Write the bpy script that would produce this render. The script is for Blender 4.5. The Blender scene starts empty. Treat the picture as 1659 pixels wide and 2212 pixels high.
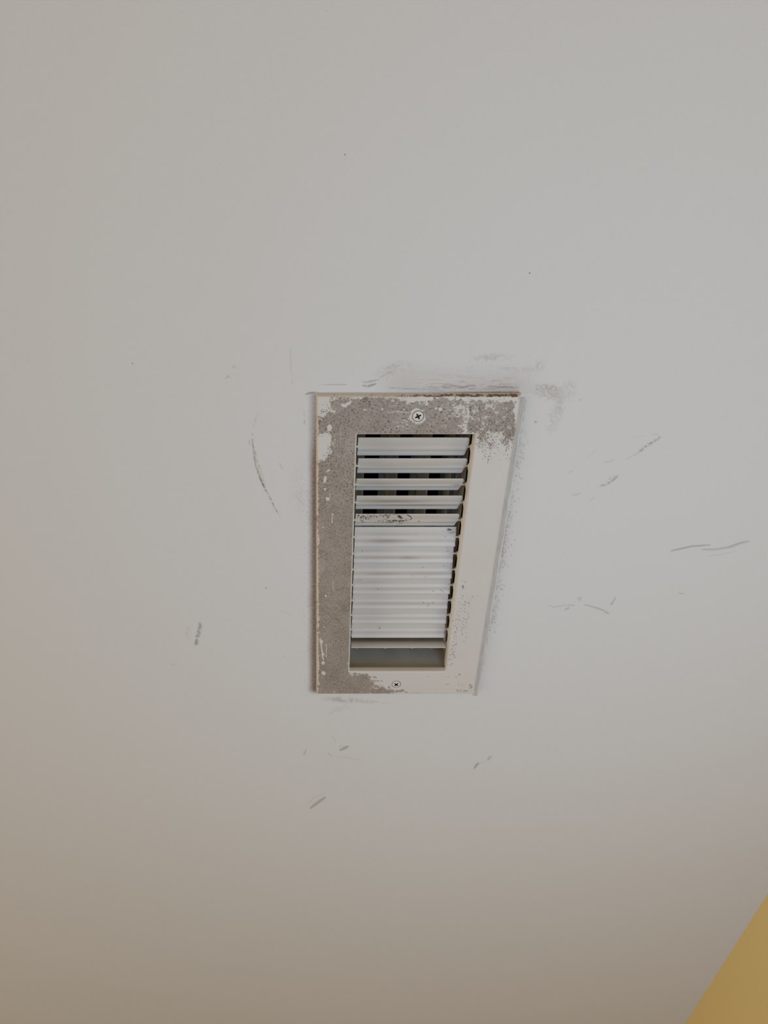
import bpy, bmesh, math, random
import numpy as np
from mathutils import Vector, Matrix

# ------------------------------------------------------------------ camera, world, lights, exposure
FPX = 1500.0                       # focal length in pixels of a 1659 x 2212 frame
IMG_W, IMG_H = 1659.0, 2212.0
PPX, PPY = 685.0, 1106.0           # principal point
HOR = 2534.0                       # horizon of the ceiling, pixels below the principal point
CEIL = 2.40                        # ceiling height (m)
H = 0.54                           # ceiling above the lens (m)
TH = math.atan2(HOR, FPX)
SN, CS = math.sin(TH), math.cos(TH)
CAMZ = CEIL - H

sc = bpy.context.scene
cd = bpy.data.cameras.new('camera')
cam = bpy.data.objects.new('camera', cd)
sc.collection.objects.link(cam)
cam.location = (0, 0, CAMZ)
cam.rotation_euler = (math.pi / 2 + TH, 0, 0)
cd.sensor_fit = 'VERTICAL'
cd.sensor_height = 24.0
cd.lens = 24.0 * FPX / IMG_H
cd.shift_x = (IMG_W / 2 - PPX) / IMG_H
cd.clip_start = 0.01
sc.camera = cam

w = bpy.data.worlds.new('world'); sc.world = w; w.use_nodes = True
w.node_tree.nodes['Background'].inputs[0].default_value = (0.75, 0.85, 1.0, 1)
w.node_tree.nodes['Background'].inputs[1].default_value = 0.05


def light(name, kind, loc, rot, energy, col, **kw):
    l = bpy.data.lights.new(name, kind); l.energy = energy; l.color = col
    for k, v in kw.items():
        setattr(l, k, v)
    o = bpy.data.objects.new(name, l); sc.collection.objects.link(o)
    o.location = loc; o.rotation_euler = rot
    return o


# warm evening light through the window on the left, and an added, unseen cool fill light below the vent
light('window_light', 'AREA', (-2.54, 0.1, 1.35), (0, math.radians(-90), 0), 28.5, (0.95, 0.83, 0.655),
      shape='RECTANGLE', size=1.2, size_y=1.9)
light('cool_fill', 'POINT', (0.28, 0.24, 1.47), (0, 0, 0), 14.4, (0.485, 0.695, 1.02), shadow_soft_size=0.13)

sc.view_settings.view_transform = 'Standard'
sc.view_settings.look = 'None'
sc.view_settings.gamma = 1.0
sc.view_settings.use_curve_mapping = False
sc.view_settings.exposure = 0.0

rng = np.random.default_rng(7)
random.seed(7)


# ------------------------------------------------------------------ helpers
def spot(px, py, dz=0.0):
    """world point on the horizontal plane dz above the ceiling face, from a place in the photograph"""
    x, y = px - PPX, py - PPY
    k = (H + dz) / (CS * (HOR - y))
    return np.array([x * k, (FPX * CS + y * SN) * k, CEIL + dz])


def place(P):
    """photograph coordinates of world points (n,3), used to read marks off the photograph"""
    X, Y, Z = P[:, 0], P[:, 1], P[:, 2] - CAMZ
    depth = Y * CS + Z * SN
    up = -Y * SN + Z * CS
    return X / depth * FPX + PPX, PPY - up / depth * FPX


def _hash(i, j, s):
    n = (i * 374761393 + j * 668265263 + s * 1274126177) & 0xffffffff
    n = ((n ^ (n >> 13)) * 1274126177) & 0xffffffff
    return ((n ^ (n >> 16)) & 0xffff) / 65535.0


def vnoise(x, y, s=0):
    xi, yi = np.floor(x).astype(np.int64), np.floor(y).astype(np.int64)
    fx, fy = x - xi, y - yi
    fx = fx * fx * (3 - 2 * fx); fy = fy * fy * (3 - 2 * fy)
    a, b = _hash(xi, yi, s), _hash(xi + 1, yi, s)
    c, d = _hash(xi, yi + 1, s), _hash(xi + 1, yi + 1, s)
    return (a * (1 - fx) + b * fx) * (1 - fy) + (c * (1 - fx) + d * fx) * fy


def fbm(x, y, s=0, o=3):
    t = 0; a = 0.5; n = 0
    for k in range(o):
        t = t + a * vnoise(x * 2 ** k, y * 2 ** k, s + k); n += a; a *= 0.5
    return t / n


def sstep(a, b, x):
    t = np.clip((x - a) / (b - a), 0, 1)
    return t * t * (3 - 2 * t)


def poly_dist(px, py, pts):
    """distance to a polyline and the parameter 0..1 along it"""
    best = np.full(px.shape, 1e9); par = np.zeros(px.shape)
    n = len(pts) - 1
    for k in range(n):
        (ax, ay), (bx, by) = pts[k], pts[k + 1]
        dx, dy = bx - ax, by - ay
        t = np.clip(((px - ax) * dx + (py - ay) * dy) / (dx * dx + dy * dy + 1e-9), 0, 1)
        d = np.hypot(px - ax - t * dx, py - ay - t * dy)
        m = d < best
        best = np.where(m, d, best); par = np.where(m, (k + t) / n, par)
    return best, par


def stroke(ch, px, py, pts, wd, s, brk=0.0, freq=0.35, seed=1, taper=True, soft=0.9):
    xs = [p[0] for p in pts]; ys = [p[1] for p in pts]; m = wd * 2 + 3
    idx = np.where((px > min(xs) - m) & (px < max(xs) + m) & (py > min(ys) - m) & (py < max(ys) + m))[0]
    if not len(idx):
        return
    x, y = px[idx], py[idx]
    d, t = poly_dist(x, y, pts)
    ww = wd * (0.35 + 0.65 * np.sqrt(np.clip(4 * t * (1 - t), 0, 1))) if taper else wd
    v = 1 - sstep(ww * (1 - soft) * 0.5, ww, d)
    if brk > 0:
        v = v * sstep(brk - 0.14, brk + 0.14, fbm(x * freq, y * freq, seed))
    ch[idx] = np.maximum(ch[idx], v * s)


def blob(ch, px, py, cx, cy, rx, ry, s, ang=0, brk=0.0, freq=0.3, seed=3, edge=0.5, mode='max'):
    r = max(rx, ry) * 1.3 + 2
    idx = np.where((abs(px - cx) < r) & (abs(py - cy) < r))[0]
    if not len(idx):
        return
    x, y = px[idx] - cx, py[idx] - cy
    c, q = math.cos(math.radians(ang)), math.sin(math.radians(ang))
    u, v = x * c + y * q, -x * q + y * c
    d = np.hypot(u / rx, v / ry) + 0.35 * (fbm(px[idx] * .25, py[idx] * .25, seed + 9) - 0.5) * edge
    m = (1 - sstep(1 - edge, 1.0, d)) * s
    if brk > 0:
        m = m * sstep(brk - 0.14, brk + 0.14, fbm(px[idx] * freq, py[idx] * freq, seed))
    ch[idx] = np.maximum(ch[idx], m) if mode == 'max' else ch[idx] * (1 - m)


def mesh_np(name, V, F, mat, parent=None, attr=None, smooth=False):
    me = bpy.data.meshes.new(name)
    V = np.asarray(V, dtype=np.float32); F = np.asarray(F, dtype=np.int32)
    me.vertices.add(len(V)); me.vertices.foreach_set('co', V.ravel())
    nf, k = F.shape
    me.loops.add(nf * k); me.loops.foreach_set('vertex_index', F.ravel())
    me.polygons.add(nf)
    me.polygons.foreach_set('loop_start', np.arange(0, nf * k, k, dtype=np.int32))
    me.polygons.foreach_set('loop_total', np.full(nf, k, dtype=np.int32))
    me.update(calc_edges=True)
    if attr is not None:
        a = me.color_attributes.new('marks', 'FLOAT_COLOR', 'POINT')
        col = np.ones((len(V), 4), dtype=np.float32); col[:, :3] = attr
        a.data.foreach_set('color', col.ravel())
    if smooth:
        me.polygons.foreach_set('use_smooth', np.ones(nf, dtype=bool))
    me.materials.append(mat)
    o = bpy.data.objects.new(name, me); sc.collection.objects.link(o)
    if parent is not None:
        o.parent = parent
        o.matrix_parent_inverse = parent.matrix_basis.inverted()
    return o


def bm_obj(name, bm, mat, parent=None, smooth=False):
    bmesh.ops.recalc_face_normals(bm, faces=bm.faces)
    me = bpy.data.meshes.new(name); bm.to_mesh(me); bm.free()
    if smooth:
        for p in me.polygons:
            p.use_smooth = True
    me.materials.append(mat)
    o = bpy.data.objects.new(name, me); sc.collection.objects.link(o)
    if parent is not None:
        o.parent = parent
        o.matrix_parent_inverse = parent.matrix_basis.inverted()
    return o


def add_box(bm, x0, x1, y0, y1, z0, z1):
    vs = [bm.verts.new((x, y, z)) for x in (x0, x1) for y in (y0, y1) for z in (z0, z1)]
    for f in ((0, 1, 3, 2), (4, 6, 7, 5), (0, 4, 5, 1), (2, 3, 7, 6), (0, 2, 6, 4), (1, 5, 7, 3)):
        bm.faces.new([vs[i] for i in f])


def structure(o):
    o['kind'] = 'structure'
    return o


# ------------------------------------------------------------------ materials
def new_mat(name):
    m = bpy.data.materials.new(name); m.use_nodes = True
    nt = m.node_tree; b = nt.nodes['Principled BSDF']
    return m, nt, b


def N(nt, t, **kw):
    n = nt.nodes.new(t)
    for k, v in kw.items():
        setattr(n, k, v)
    return n


def math_n(nt, op, a, b=None, c=None, clamp=False):
    n = N(nt, 'ShaderNodeMath', operation=op); n.use_clamp = clamp
    for i, v in enumerate((a, b, c)):
        if v is None:
            continue
        if isinstance(v, (int, float)):
            n.inputs[i].default_value = v
        else:
            nt.links.new(v, n.inputs[i])
    return n.outputs[0]


def mix_c(nt, f, a, b):
    n = N(nt, 'ShaderNodeMix', data_type='RGBA')
    if isinstance(f, (int, float)):
        n.inputs[0].default_value = f
    else:
        nt.links.new(f, n.inputs[0])
    for i, v in ((6, a), (7, b)):
        if isinstance(v, tuple):
            n.inputs[i].default_value = (*v, 1)
        else:
            nt.links.new(v, n.inputs[i])
    return n.outputs[2]


def smap(nt, v, a, b):
    n = N(nt, 'ShaderNodeMapRange'); n.interpolation_type = 'SMOOTHSTEP'
    nt.links.new(v, n.inputs[0]); n.inputs[1].default_value = a; n.inputs[2].default_value = b
    return n.outputs[0]


def coords(nt, sx=1, sy=1, sz=1):
    t = N(nt, 'ShaderNodeTexCoord'); m = N(nt, 'ShaderNodeMapping')
    m.inputs['Scale'].default_value = (sx, sy, sz)
    nt.links.new(t.outputs['Object'], m.inputs[0])
    return m.outputs[0]


def noise(nt, vec, scale, detail=3, rough=0.55):
    n = N(nt, 'ShaderNodeTexNoise'); nt.links.new(vec, n.inputs['Vector'])
    n.inputs['Scale'].default_value = scale; n.inputs['Detail'].default_value = detail
    n.inputs['Roughness'].default_value = rough
    return n.outputs[0]


def bump(nt, b, hgt, dist, strength=1.0):
    n = N(nt, 'ShaderNodeBump'); n.inputs['Distance'].default_value = dist
    n.inputs['Strength'].default_value = strength
    nt.links.new(hgt, n.inputs['Height']); nt.links.new(n.outputs[0], b.inputs['Normal'])


def marks(nt):
    a = N(nt, 'ShaderNodeAttribute', attribute_name='marks')
    s = N(nt, 'ShaderNodeSeparateColor'); nt.links.new(a.outputs['Color'], s.inputs[0])
    return s.outputs[0], s.outputs[1], s.outputs[2]


def stipple(nt, v, scale, dens, size=0.34):
    """small round dots, one per cell, present where the density beats the cell's own random value"""
    wob = N(nt, 'ShaderNodeTexNoise'); nt.links.new(v, wob.inputs['Vector']); wob.inputs['Scale'].default_value = scale * 1.3
    off = N(nt, 'ShaderNodeVectorMath', operation='SCALE'); nt.links.new(wob.outputs['Color'], off.inputs[0]); off.inputs['Scale'].default_value = 0.7 / scale
    add = N(nt, 'ShaderNodeVectorMath', operation='ADD'); nt.links.new(v, add.inputs[0]); nt.links.new(off.outputs[0], add.inputs[1])
    vo = N(nt, 'ShaderNodeTexVoronoi'); nt.links.new(add.outputs[0], vo.inputs['Vector']); vo.inputs['Scale'].default_value = scale
    sp = N(nt, 'ShaderNodeSeparateColor'); nt.links.new(vo.outputs['Color'], sp.inputs[0])
    rad = math_n(nt, 'ADD', math_n(nt, 'MULTIPLY', sp.outputs[1], size * .7), size * .55)
    near_ = smap(nt, math_n(nt, 'SUBTRACT', rad, vo.outputs['Distance']), -0.04, 0.10)
    on = smap(nt, math_n(nt, 'SUBTRACT', dens, sp.outputs[0]), -0.04, 0.06)
    return math_n(nt, 'MULTIPLY', near_, on)


# ceiling paint: R grey rubber scuffs, G brown dirt film, B fine dark speckle
m_ceil, nt, b = new_mat('ceiling_paint')
v = coords(nt)
R_, G_, B_ = marks(nt)
grain = noise(nt, v, 900, 2)
big = noise(nt, v, 2.2, 2)
c = mix_c(nt, big, (0.745, 0.742, 0.735), (0.770, 0.768, 0.763))
c = mix_c(nt, math_n(nt, 'MULTIPLY', smap(nt, grain, 0.35, 0.7), 0.07), c, (0.60, 0.60, 0.60))
brown = mix_c(nt, smap(nt, noise(nt, v, 500, 3), .35, .65), (0.33, 0.25, 0.195), (0.21, 0.145, 0.105))
gmod = math_n(nt, 'MULTIPLY', G_, math_n(nt, 'ADD', math_n(nt, 'MULTIPLY', noise(nt, v, 700, 2), 0.6), 0.75), clamp=True)
c = mix_c(nt, gmod, c, brown)
c = mix_c(nt, math_n(nt, 'MULTIPLY', stipple(nt, v, 1200, math_n(nt, 'MULTIPLY', B_, 0.55)), 0.5), c, (0.14, 0.11, 0.09))
c = mix_c(nt, math_n(nt, 'MULTIPLY', R_, 0.95, clamp=True), c, (0.13, 0.135, 0.14))
for (px, py, r) in ((745, 334, 0.9), (286, 785, 0.9), (1144, 590, 1.1)):     # three single specks
    p = spot(px, py)
    g = N(nt, 'ShaderNodeNewGeometry'); d = N(nt, 'ShaderNodeVectorMath', operation='DISTANCE')
    nt.links.new(g.outputs['Position'], d.inputs[0]); d.inputs[1].default_value = tuple(p)
    f = math_n(nt, 'LESS_THAN', d.outputs['Value'], r * 0.0006)
    c = mix_c(nt, math_n(nt, 'MULTIPLY', f, 0.6), c, (0.1, 0.09, 0.08))
nt.links.new(c, b.inputs['Base Color']); b.inputs['Roughness'].default_value = 0.85
bump(nt, b, noise(nt, v, 420, 3), 0.00012, 0.5)

# wall paint
m_wall, nt, b = new_mat('yellow_wall_paint')
v = coords(nt)
c = mix_c(nt, noise(nt, v, 3, 3), (0.80, 0.585, 0.225), (0.84, 0.62, 0.245))
c = mix_c(nt, math_n(nt, 'MULTIPLY', noise(nt, v, 600, 2), 0.10), c, (0.5, 0.36, 0.15))
nt.links.new(c, b.inputs['Base Color']); b.inputs['Roughness'].default_value = 0.7
bump(nt, b, noise(nt, v, 300, 3), 0.0002, 0.5)

m_white, nt, b = new_mat('white_wall_paint')
v = coords(nt)
c = mix_c(nt, noise(nt, v, 3, 3), (0.70, 0.70, 0.69), (0.74, 0.74, 0.73))
nt.links.new(c, b.inputs['Base Color']); b.inputs['Roughness'].default_value = 0.8

# floor
m_floor, nt, b = new_mat('floor_boards')
v = coords(nt, 1, 0.12, 1)
c = mix_c(nt, noise(nt, v, 18, 4), (0.40, 0.31, 0.21), (0.49, 0.385, 0.27))
nt.links.new(c, b.inputs['Base Color']); b.inputs['Roughness'].default_value = 0.5

# vent face: R grime film, G rust brown spots, B speckle
m_face, nt, b = new_mat('stained_white_enamel')
v = coords(nt)
R_, G_, B_ = marks(nt)
white = mix_c(nt, noise(nt, v, 30, 2), (0.685, 0.655, 0.62), (0.73, 0.70, 0.665))
pos = N(nt, 'ShaderNodeSeparateXYZ'); nt.links.new(v, pos.inputs[0])
edge_t = math_n(nt, 'MAXIMUM', smap(nt, pos.outputs[1], 0.0021, 0.0016), smap(nt, pos.outputs[0], 0.0021, 0.0016))
white = mix_c(nt, edge_t, white, (0.70, 0.61, 0.49))
fine = noise(nt, v, 700, 5, 0.72)
wobn = N(nt, 'ShaderNodeTexNoise'); nt.links.new(v, wobn.inputs['Vector']); wobn.inputs['Scale'].default_value = 420; wobn.inputs['Detail'].default_value = 3
wo = N(nt, 'ShaderNodeVectorMath', operation='SCALE'); nt.links.new(wobn.outputs['Color'], wo.inputs[0]); wo.inputs['Scale'].default_value = 0.0016
wv_ = N(nt, 'ShaderNodeVectorMath', operation='ADD'); nt.links.new(v, wv_.inputs[0]); nt.links.new(wo.outputs[0], wv_.inputs[1])
vor = N(nt, 'ShaderNodeTexVoronoi', feature='DISTANCE_TO_EDGE'); nt.links.new(wv_.outputs[0], vor.inputs['Vector']); vor.inputs['Scale'].default_value = 420
net = smap(nt, vor.outputs['Distance'], 0.16, 0.02)                # pale threads between the spots
vor2 = N(nt, 'ShaderNodeTexVoronoi'); nt.links.new(wv_.outputs[0], vor2.inputs['Vector']); vor2.inputs['Scale'].default_value = 420
v2c = N(nt, 'ShaderNodeSeparateColor'); nt.links.new(vor2.outputs['Color'], v2c.inputs[0])
cell = math_n(nt, 'MULTIPLY', smap(nt, vor2.outputs['Distance'], 0.50, 0.26), smap(nt, v2c.outputs[0], 0.25, 0.80))
near = smap(nt, pos.outputs[1], 0.16, 0.07)
patch = smap(nt, noise(nt, v, 38, 3), 0.42, 0.58)
cellm = math_n(nt, 'MULTIPLY', cell, math_n(nt, 'ADD', math_n(nt, 'MULTIPLY', math_n(nt, 'MULTIPLY', near, math_n(nt, 'ADD', math_n(nt, 'MULTIPLY', patch, .7), .3)), 0.95), 0.12), clamp=True)
film = mix_c(nt, smap(nt, noise(nt, v, 1500, 4, .75), 0.38, 0.60), (0.400, 0.345, 0.290), (0.165, 0.126, 0.098))
film = mix_c(nt, math_n(nt, 'MULTIPLY', smap(nt, noise(nt, v, 55, 3), 0.40, 0.66), .55), film, (0.37, 0.322, 0.275))
film = mix_c(nt, math_n(nt, 'MULTIPLY', smap(nt, noise(nt, v, 26, 4, .6), 0.52, 0.68), .55), film, (0.19, 0.15, 0.12))
film = mix_c(nt, math_n(nt, 'MULTIPLY', smap(nt, noise(nt, v, 33, 4, .6), 0.46, 0.32), .50), film, (0.46, 0.41, 0.36))
film = mix_c(nt, math_n(nt, 'MULTIPLY', cellm, 0.90), film, (0.115, 0.072, 0.050))
film = mix_c(nt, math_n(nt, 'MULTIPLY', net, 0.42), film, (0.50, 0.44, 0.38))
film = mix_c(nt, math_n(nt, 'MULTIPLY', stipple(nt, v, 620, smap(nt, noise(nt, v, 90, 3), .40, .75)), 0.6), film, (0.13, 0.095, 0.075))
cov = smap(nt, math_n(nt, 'ADD', R_, math_n(nt, 'MULTIPLY', math_n(nt, 'SUBTRACT', fine, 0.5), 2.3)), 0.40, 0.66)
c = mix_c(nt, math_n(nt, 'MULTIPLY', cov, 0.93), white, film)
c = mix_c(nt, math_n(nt, 'MULTIPLY', stipple(nt, v, 860, B_, .42), 0.85), c, (0.17, 0.125, 0.10))
rust = math_n(nt, 'MULTIPLY', smap(nt, math_n(nt, 'ADD', G_, math_n(nt, 'MULTIPLY', math_n(nt, 'SUBTRACT', noise(nt, v, 900, 3, .65), 0.5), 2.0)), 0.42, 0.72), 0.92)
c = mix_c(nt, rust, c, (0.115, 0.065, 0.038))
nt.links.new(c, b.inputs['Base Color']); b.inputs['Roughness'].default_value = 0.5
bump(nt, b, cov, 0.00008, 0.6)

# blades: R grey smear, G brown smear, B black spots
m_blade, nt, b = new_mat('white_blade_enamel')
v = coords(nt)
R_, G_, B_ = marks(nt)
c = mix_c(nt, noise(nt, coords(nt, 0.15, 1, 1), 60, 2), (0.665, 0.635, 0.59), (0.715, 0.68, 0.635))
c = mix_c(nt, math_n(nt, 'MULTIPLY', G_, 0.85), c, (0.30, 0.235, 0.18))
c = mix_c(nt, math_n(nt, 'MULTIPLY', R_, 0.8), c, (0.28, 0.28, 0.28))
c = mix_c(nt, B_, c, (0.045, 0.03, 0.025))
nt.links.new(c, b.inputs['Base Color']); b.inputs['Roughness'].default_value = 0.42

# plain enamel inside the collar, rear vanes, duct, screws
m_in, nt, b = new_mat('inner_enamel')
v = coords(nt)
c = mix_c(nt, noise(nt, v, 60, 3), (0.50, 0.475, 0.42), (0.58, 0.55, 0.50))
nt.links.new(c, b.inputs['Base Color']); b.inputs['Roughness'].default_value = 0.55
m_lip, nt, b = new_mat('cream_lip_enamel')
v = coords(nt)
c = mix_c(nt, noise(nt, v, 80, 3), (0.76, 0.71, 0.63), (0.81, 0.77, 0.70))
nt.links.new(c, b.inputs['Base Color']); b.inputs['Roughness'].default_value = 0.5
m_vane, nt, b = new_mat('vane_metal')
v = coords(nt, 1, 0.05, 1)
c = mix_c(nt, smap(nt, noise(nt, v, 300, 3), .35, .65), (0.70, 0.67, 0.62), (0.86, 0.83, 0.77))
nt.links.new(c, b.inputs['Base Color']); b.inputs['Roughness'].default_value = 0.55
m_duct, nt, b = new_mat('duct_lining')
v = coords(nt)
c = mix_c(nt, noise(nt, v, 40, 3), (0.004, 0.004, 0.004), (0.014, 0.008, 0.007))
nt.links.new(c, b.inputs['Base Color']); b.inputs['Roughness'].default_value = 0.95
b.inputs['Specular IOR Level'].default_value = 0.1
m_screw, nt, b = new_mat('painted_screw_head')
v = coords(nt)
c = mix_c(nt, noise(nt, v, 400, 3), (0.70, 0.67, 0.62), (0.80, 0.78, 0.74))
nt.links.new(c, b.inputs['Base Color']); b.inputs['Roughness'].default_value = 0.4
m_slot, nt, b = new_mat('screw_recess_dark')
v = coords(nt)
c = mix_c(nt, noise(nt, v, 900, 2), (0.02, 0.02, 0.018), (0.06, 0.06, 0.045))
nt.links.new(c, b.inputs['Base Color']); b.inputs['Roughness'].default_value = 0.7
m_rim, nt, b = new_mat('countersink_grime')
v = coords(nt)
c = mix_c(nt, noise(nt, v, 900, 2), (0.06, 0.04, 0.035), (0.16, 0.12, 0.10))
nt.links.new(c, b.inputs['Base Color']); b.inputs['Roughness'].default_value = 0.8
m_frame, nt, b = new_mat('window_frame_paint')
c = mix_c(nt, noise(nt, coords(nt), 40, 2), (0.75, 0.75, 0.74), (0.8, 0.8, 0.79))
nt.links.new(c, b.inputs['Base Color'])
m_strip, nt, b = new_mat('grey_strip')
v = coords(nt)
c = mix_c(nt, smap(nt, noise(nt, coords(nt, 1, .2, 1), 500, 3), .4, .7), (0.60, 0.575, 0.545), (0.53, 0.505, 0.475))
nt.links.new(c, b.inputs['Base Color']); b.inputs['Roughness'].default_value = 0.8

# ------------------------------------------------------------------ the room
WSL = -0.0403                                            # the yellow wall runs 2.3 degrees off the vent's long side
def wx(y): return 0.589 + WSL * (y - 1.2744)
YB, YF, XL = -2.2, 3.2, -2.6
T = 0.12


def slab(name, pts, z0, z1, mat):
    bm = bmesh.new()
    lo = [bm.verts.new((x, y, z0)) for x, y in pts]; hi = [bm.verts.new((x, y, z1)) for x, y in pts]
    bm.faces.new(lo); bm.faces.new(hi[::-1])
    for i in range(len(pts)):
        j = (i + 1) % len(pts)
        bm.faces.new((lo[i], lo[j], hi[j], hi[i]))
    return structure(bm_obj(name, bm, mat))


slab('floor', [(XL - T, YB - T), (1.0, YB - T), (1.0, YF + T), (XL - T, YF + T)], -0.1, 0.0, m_floor)
slab('wall_right', [(wx(YB - T), YB - T), (wx(YF + T), YF + T), (wx(YF + T) + T, YF + T), (wx(YB - T) + T, YB - T)], 0.0, CEIL + 0.003, m_wall)
slab('wall_back', [(XL, YB - T), (wx(YB), YB - T), (wx(YB), YB), (XL, YB)], 0.0, CEIL, m_white)
slab('wall_front', [(XL, YF), (wx(YF), YF), (wx(YF), YF + T), (XL, YF + T)], 0.0, CEIL, m_wall)
bm = bmesh.new()                                         # left wall with the window opening
WY0, WY1, WZ0, WZ1 = -0.9, 1.1, 0.7, 2.0
add_box(bm, XL - T, XL, YB - T, WY0, 0, CEIL); add_box(bm, XL - T, XL, WY1, YF + T, 0, CEIL)
add_box(bm, XL - T, XL, WY0, WY1, 0, WZ0); add_box(bm, XL - T, XL, WY0, WY1, WZ1, CEIL)
structure(bm_obj('wall_left', bm, m_white))
bm = bmesh.new()
for a in ((WY0, WY0 + .05, WZ0, WZ1), (WY1 - .05, WY1, WZ0, WZ1), (WY0 + .05, WY1 - .05, WZ0, WZ0 + .05),
          (WY0 + .05, WY1 - .05, WZ1 - .05, WZ1), ((WY0 + WY1) / 2 - .02, (WY0 + WY1) / 2 + .02, WZ0 + .05, WZ1 - .05)):
    add_box(bm, XL - 0.09, XL - 0.03, a[0], a[1], a[2], a[3])
structure(bm_obj('window_1', bm, m_frame))

# ------------------------------------------------------------------ vent dimensions (world metres, on the ceiling)
VX0, VX1 = -0.0011, 0.1672
VY0, VY1 = 0.2061, 0.5419
OX0, OX1 = 0.0329, 0.1338
OY0, OY1 = 0.2410, 0.5090
FT = 0.005                                               # the plate stands 5 mm proud
BEV = 0.0017

# ------------------------------------------------------------------ ceiling with its scuffs and dirt
def ramp_lines(a, lo, hi, b, st):
    out = list(np.arange(lo, hi, st))
    g = st; x = lo
    left = []
    while x > a:
        g *= 1.5; x -= g; left.append(max(x, a))
    g = st; x = out[-1]; right = []
    while x < b:
        g *= 1.5; x += g; right.append(min(x, b))
    return np.array(left[::-1] + out + right)


xs = ramp_lines(XL - T, -0.16, 0.43, 1.0, 0.00072)
ys = ramp_lines(YB - T, 0.15, 0.76, YF + T, 0.00072)
GX, GY = np.meshgrid(xs, ys)
V = np.stack([GX.ravel(), GY.ravel(), np.full(GX.size, CEIL)], 1)
px, py = place(V)
bad = (V[:, 1] < -0.4) | (V[:, 1] > 1.6) | (abs(V[:, 0]) > 1.2)
px[bad] = -9999; py[bad] = -9999
R = np.zeros(len(V)); G = np.zeros(len(V)); B = np.zeros(len(V))
# --- grey rubber scuffs
S = lambda pts, wd, s, **k: stroke(R, px, py, pts, wd, s, **k)
S([(1378, 978), (1395, 965), (1427, 944)], 5, 0.62, brk=.50, freq=.55, seed=11)
S([(1352, 992), (1378, 978)], 4, 0.3, brk=.6, freq=.5, seed=12)
S([(1292, 1051), (1310, 1046), (1326, 1036), (1335, 1027)], 4.0, 0.5, brk=.34, seed=13)
S([(1308, 1040), (1320, 1032), (1334, 1026)], 2.5, 0.28, brk=.4, seed=14)
S([(1305, 999), (1318, 997), (1327, 992)], 3, 0.18, seed=15)
S([(1224, 1027), (1238, 1015), (1248, 1008)], 2.5, 0.18, brk=.45, seed=16)
S([(1236, 1068), (1246, 1069), (1254, 1064)], 2, 0.28, brk=.3, seed=17)
S([(1264, 992), (1290, 970)], 1.6, 0.10, seed=18)
S([(1366, 947), (1380, 944), (1392, 941)], 3, 0.16, brk=.5, seed=19)
S([(1406, 939), (1420, 938), (1427, 944)], 1.8, 0.2, seed=19)
S([(1268, 1040), (1269, 1041)], 1.8, 0.2, seed=19)
S([(1271, 1084), (1284, 1074)], 1.8, 0.14, seed=19)
S([(1449, 1190), (1468, 1186), (1494, 1180), (1535, 1177)], 3.0, 0.50, seed=20)
S([(1449, 1190), (1462, 1187), (1472, 1185)], 2.4, 0.5, seed=20)
S([(1515, 1187), (1545, 1187), (1580, 1181), (1600, 1173), (1619, 1169)], 4.0, 0.32, seed=21)
S([(1575, 1180), (1600, 1172), (1617, 1169)], 2.0, 0.42, seed=21)
S([(1528, 1201), (1552, 1199), (1590, 1191)], 1.6, 0.15, seed=22)
S([(1184, 1308), (1196, 1311), (1220, 1308), (1240, 1308)], 2.2, 0.22, seed=23)
S([(1221, 1317), (1228, 1313)], 3.5, 0.34, taper=False, brk=.3, seed=24)
S([(1228, 1306), (1242, 1309)], 2.5, 0.25, brk=.4, seed=25)
S([(1246, 1294), (1255, 1291), (1251, 1299)], 3, 0.28, seed=26)
S([(1262, 1306), (1285, 1312), (1300, 1317), (1316, 1326)], 3, 0.35, seed=27)
S([(1306, 1320), (1315, 1326)], 3.2, 0.35, seed=27)
S([(1321, 1305), (1329, 1292)], 3.6, 0.28, taper=False, seed=28)
S([(1319, 1305), (1324, 1303)], 3, 0.42, seed=28)
S([(1465, 1281), (1478, 1283)], 1.6, 0.35, seed=29)
S([(433, 1348), (431, 1362), (426, 1376), (424, 1391)], 7, 0.58, brk=.44, freq=.4, taper=False, seed=30)
S([(426, 1386), (423, 1391)], 5, 0.55, brk=.2, seed=31)
S([(407, 1350), (404, 1368), (407, 1380)], 5, 0.16, brk=.4, seed=32)
S([(369, 1434), (378, 1437)], 2, 0.16, seed=33)
S([(501, 796), (505, 790), (511, 796)], 2.6, 0.25, brk=.2, seed=34)
S([(486, 820), (493, 812), (496, 817)], 3.2, 0.26, brk=.25, seed=35)
S([(734, 1621), (742, 1617), (753, 1612)], 5, 0.48, seed=36)
S([(733, 1619), (735, 1611), (748, 1611)], 1.5, 0.2, seed=37)
S([(744, 1618), (752, 1612)], 3.6, 0.5, seed=38)
S([(708, 1626), (716, 1634)], 2, 0.3, seed=39)
S([(720, 1590), (725, 1603)], 3.5, 0.12, seed=39)
S([(716, 1633), (750, 1636), (780, 1643)], 1.6, 0.14, seed=39)
S([(662, 1619), (657, 1628), (658, 1632)], 3, 0.3, seed=40)
S([(1024, 1660), (1030, 1652), (1034, 1648)], 4.5, 0.5, seed=41)
S([(1055, 1640), (1059, 1635)], 4.5, 0.32, taper=False, seed=42)
S([(1034, 1650), (1055, 1641)], 2, 0.10, seed=42)
S([(670, 1746), (686, 1734), (703, 1722)], 5.5, 0.42, seed=43)
S([(670, 1746), (676, 1742)], 4, 0.3, seed=43)
S([(666, 1736), (680, 1722), (702, 1713)], 2.2, 0.14, seed=43)
S([(66, 1157), (117, 1155)], 2, 0.12, seed=44)
S([(607, 1320), (628, 1325)], 5, 0.06, seed=44)
S([(614, 1417), (617, 1418)], 3, 0.18, seed=44)
S([(709, 1543), (722, 1537)], 2, 0.12, seed=44)
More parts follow.
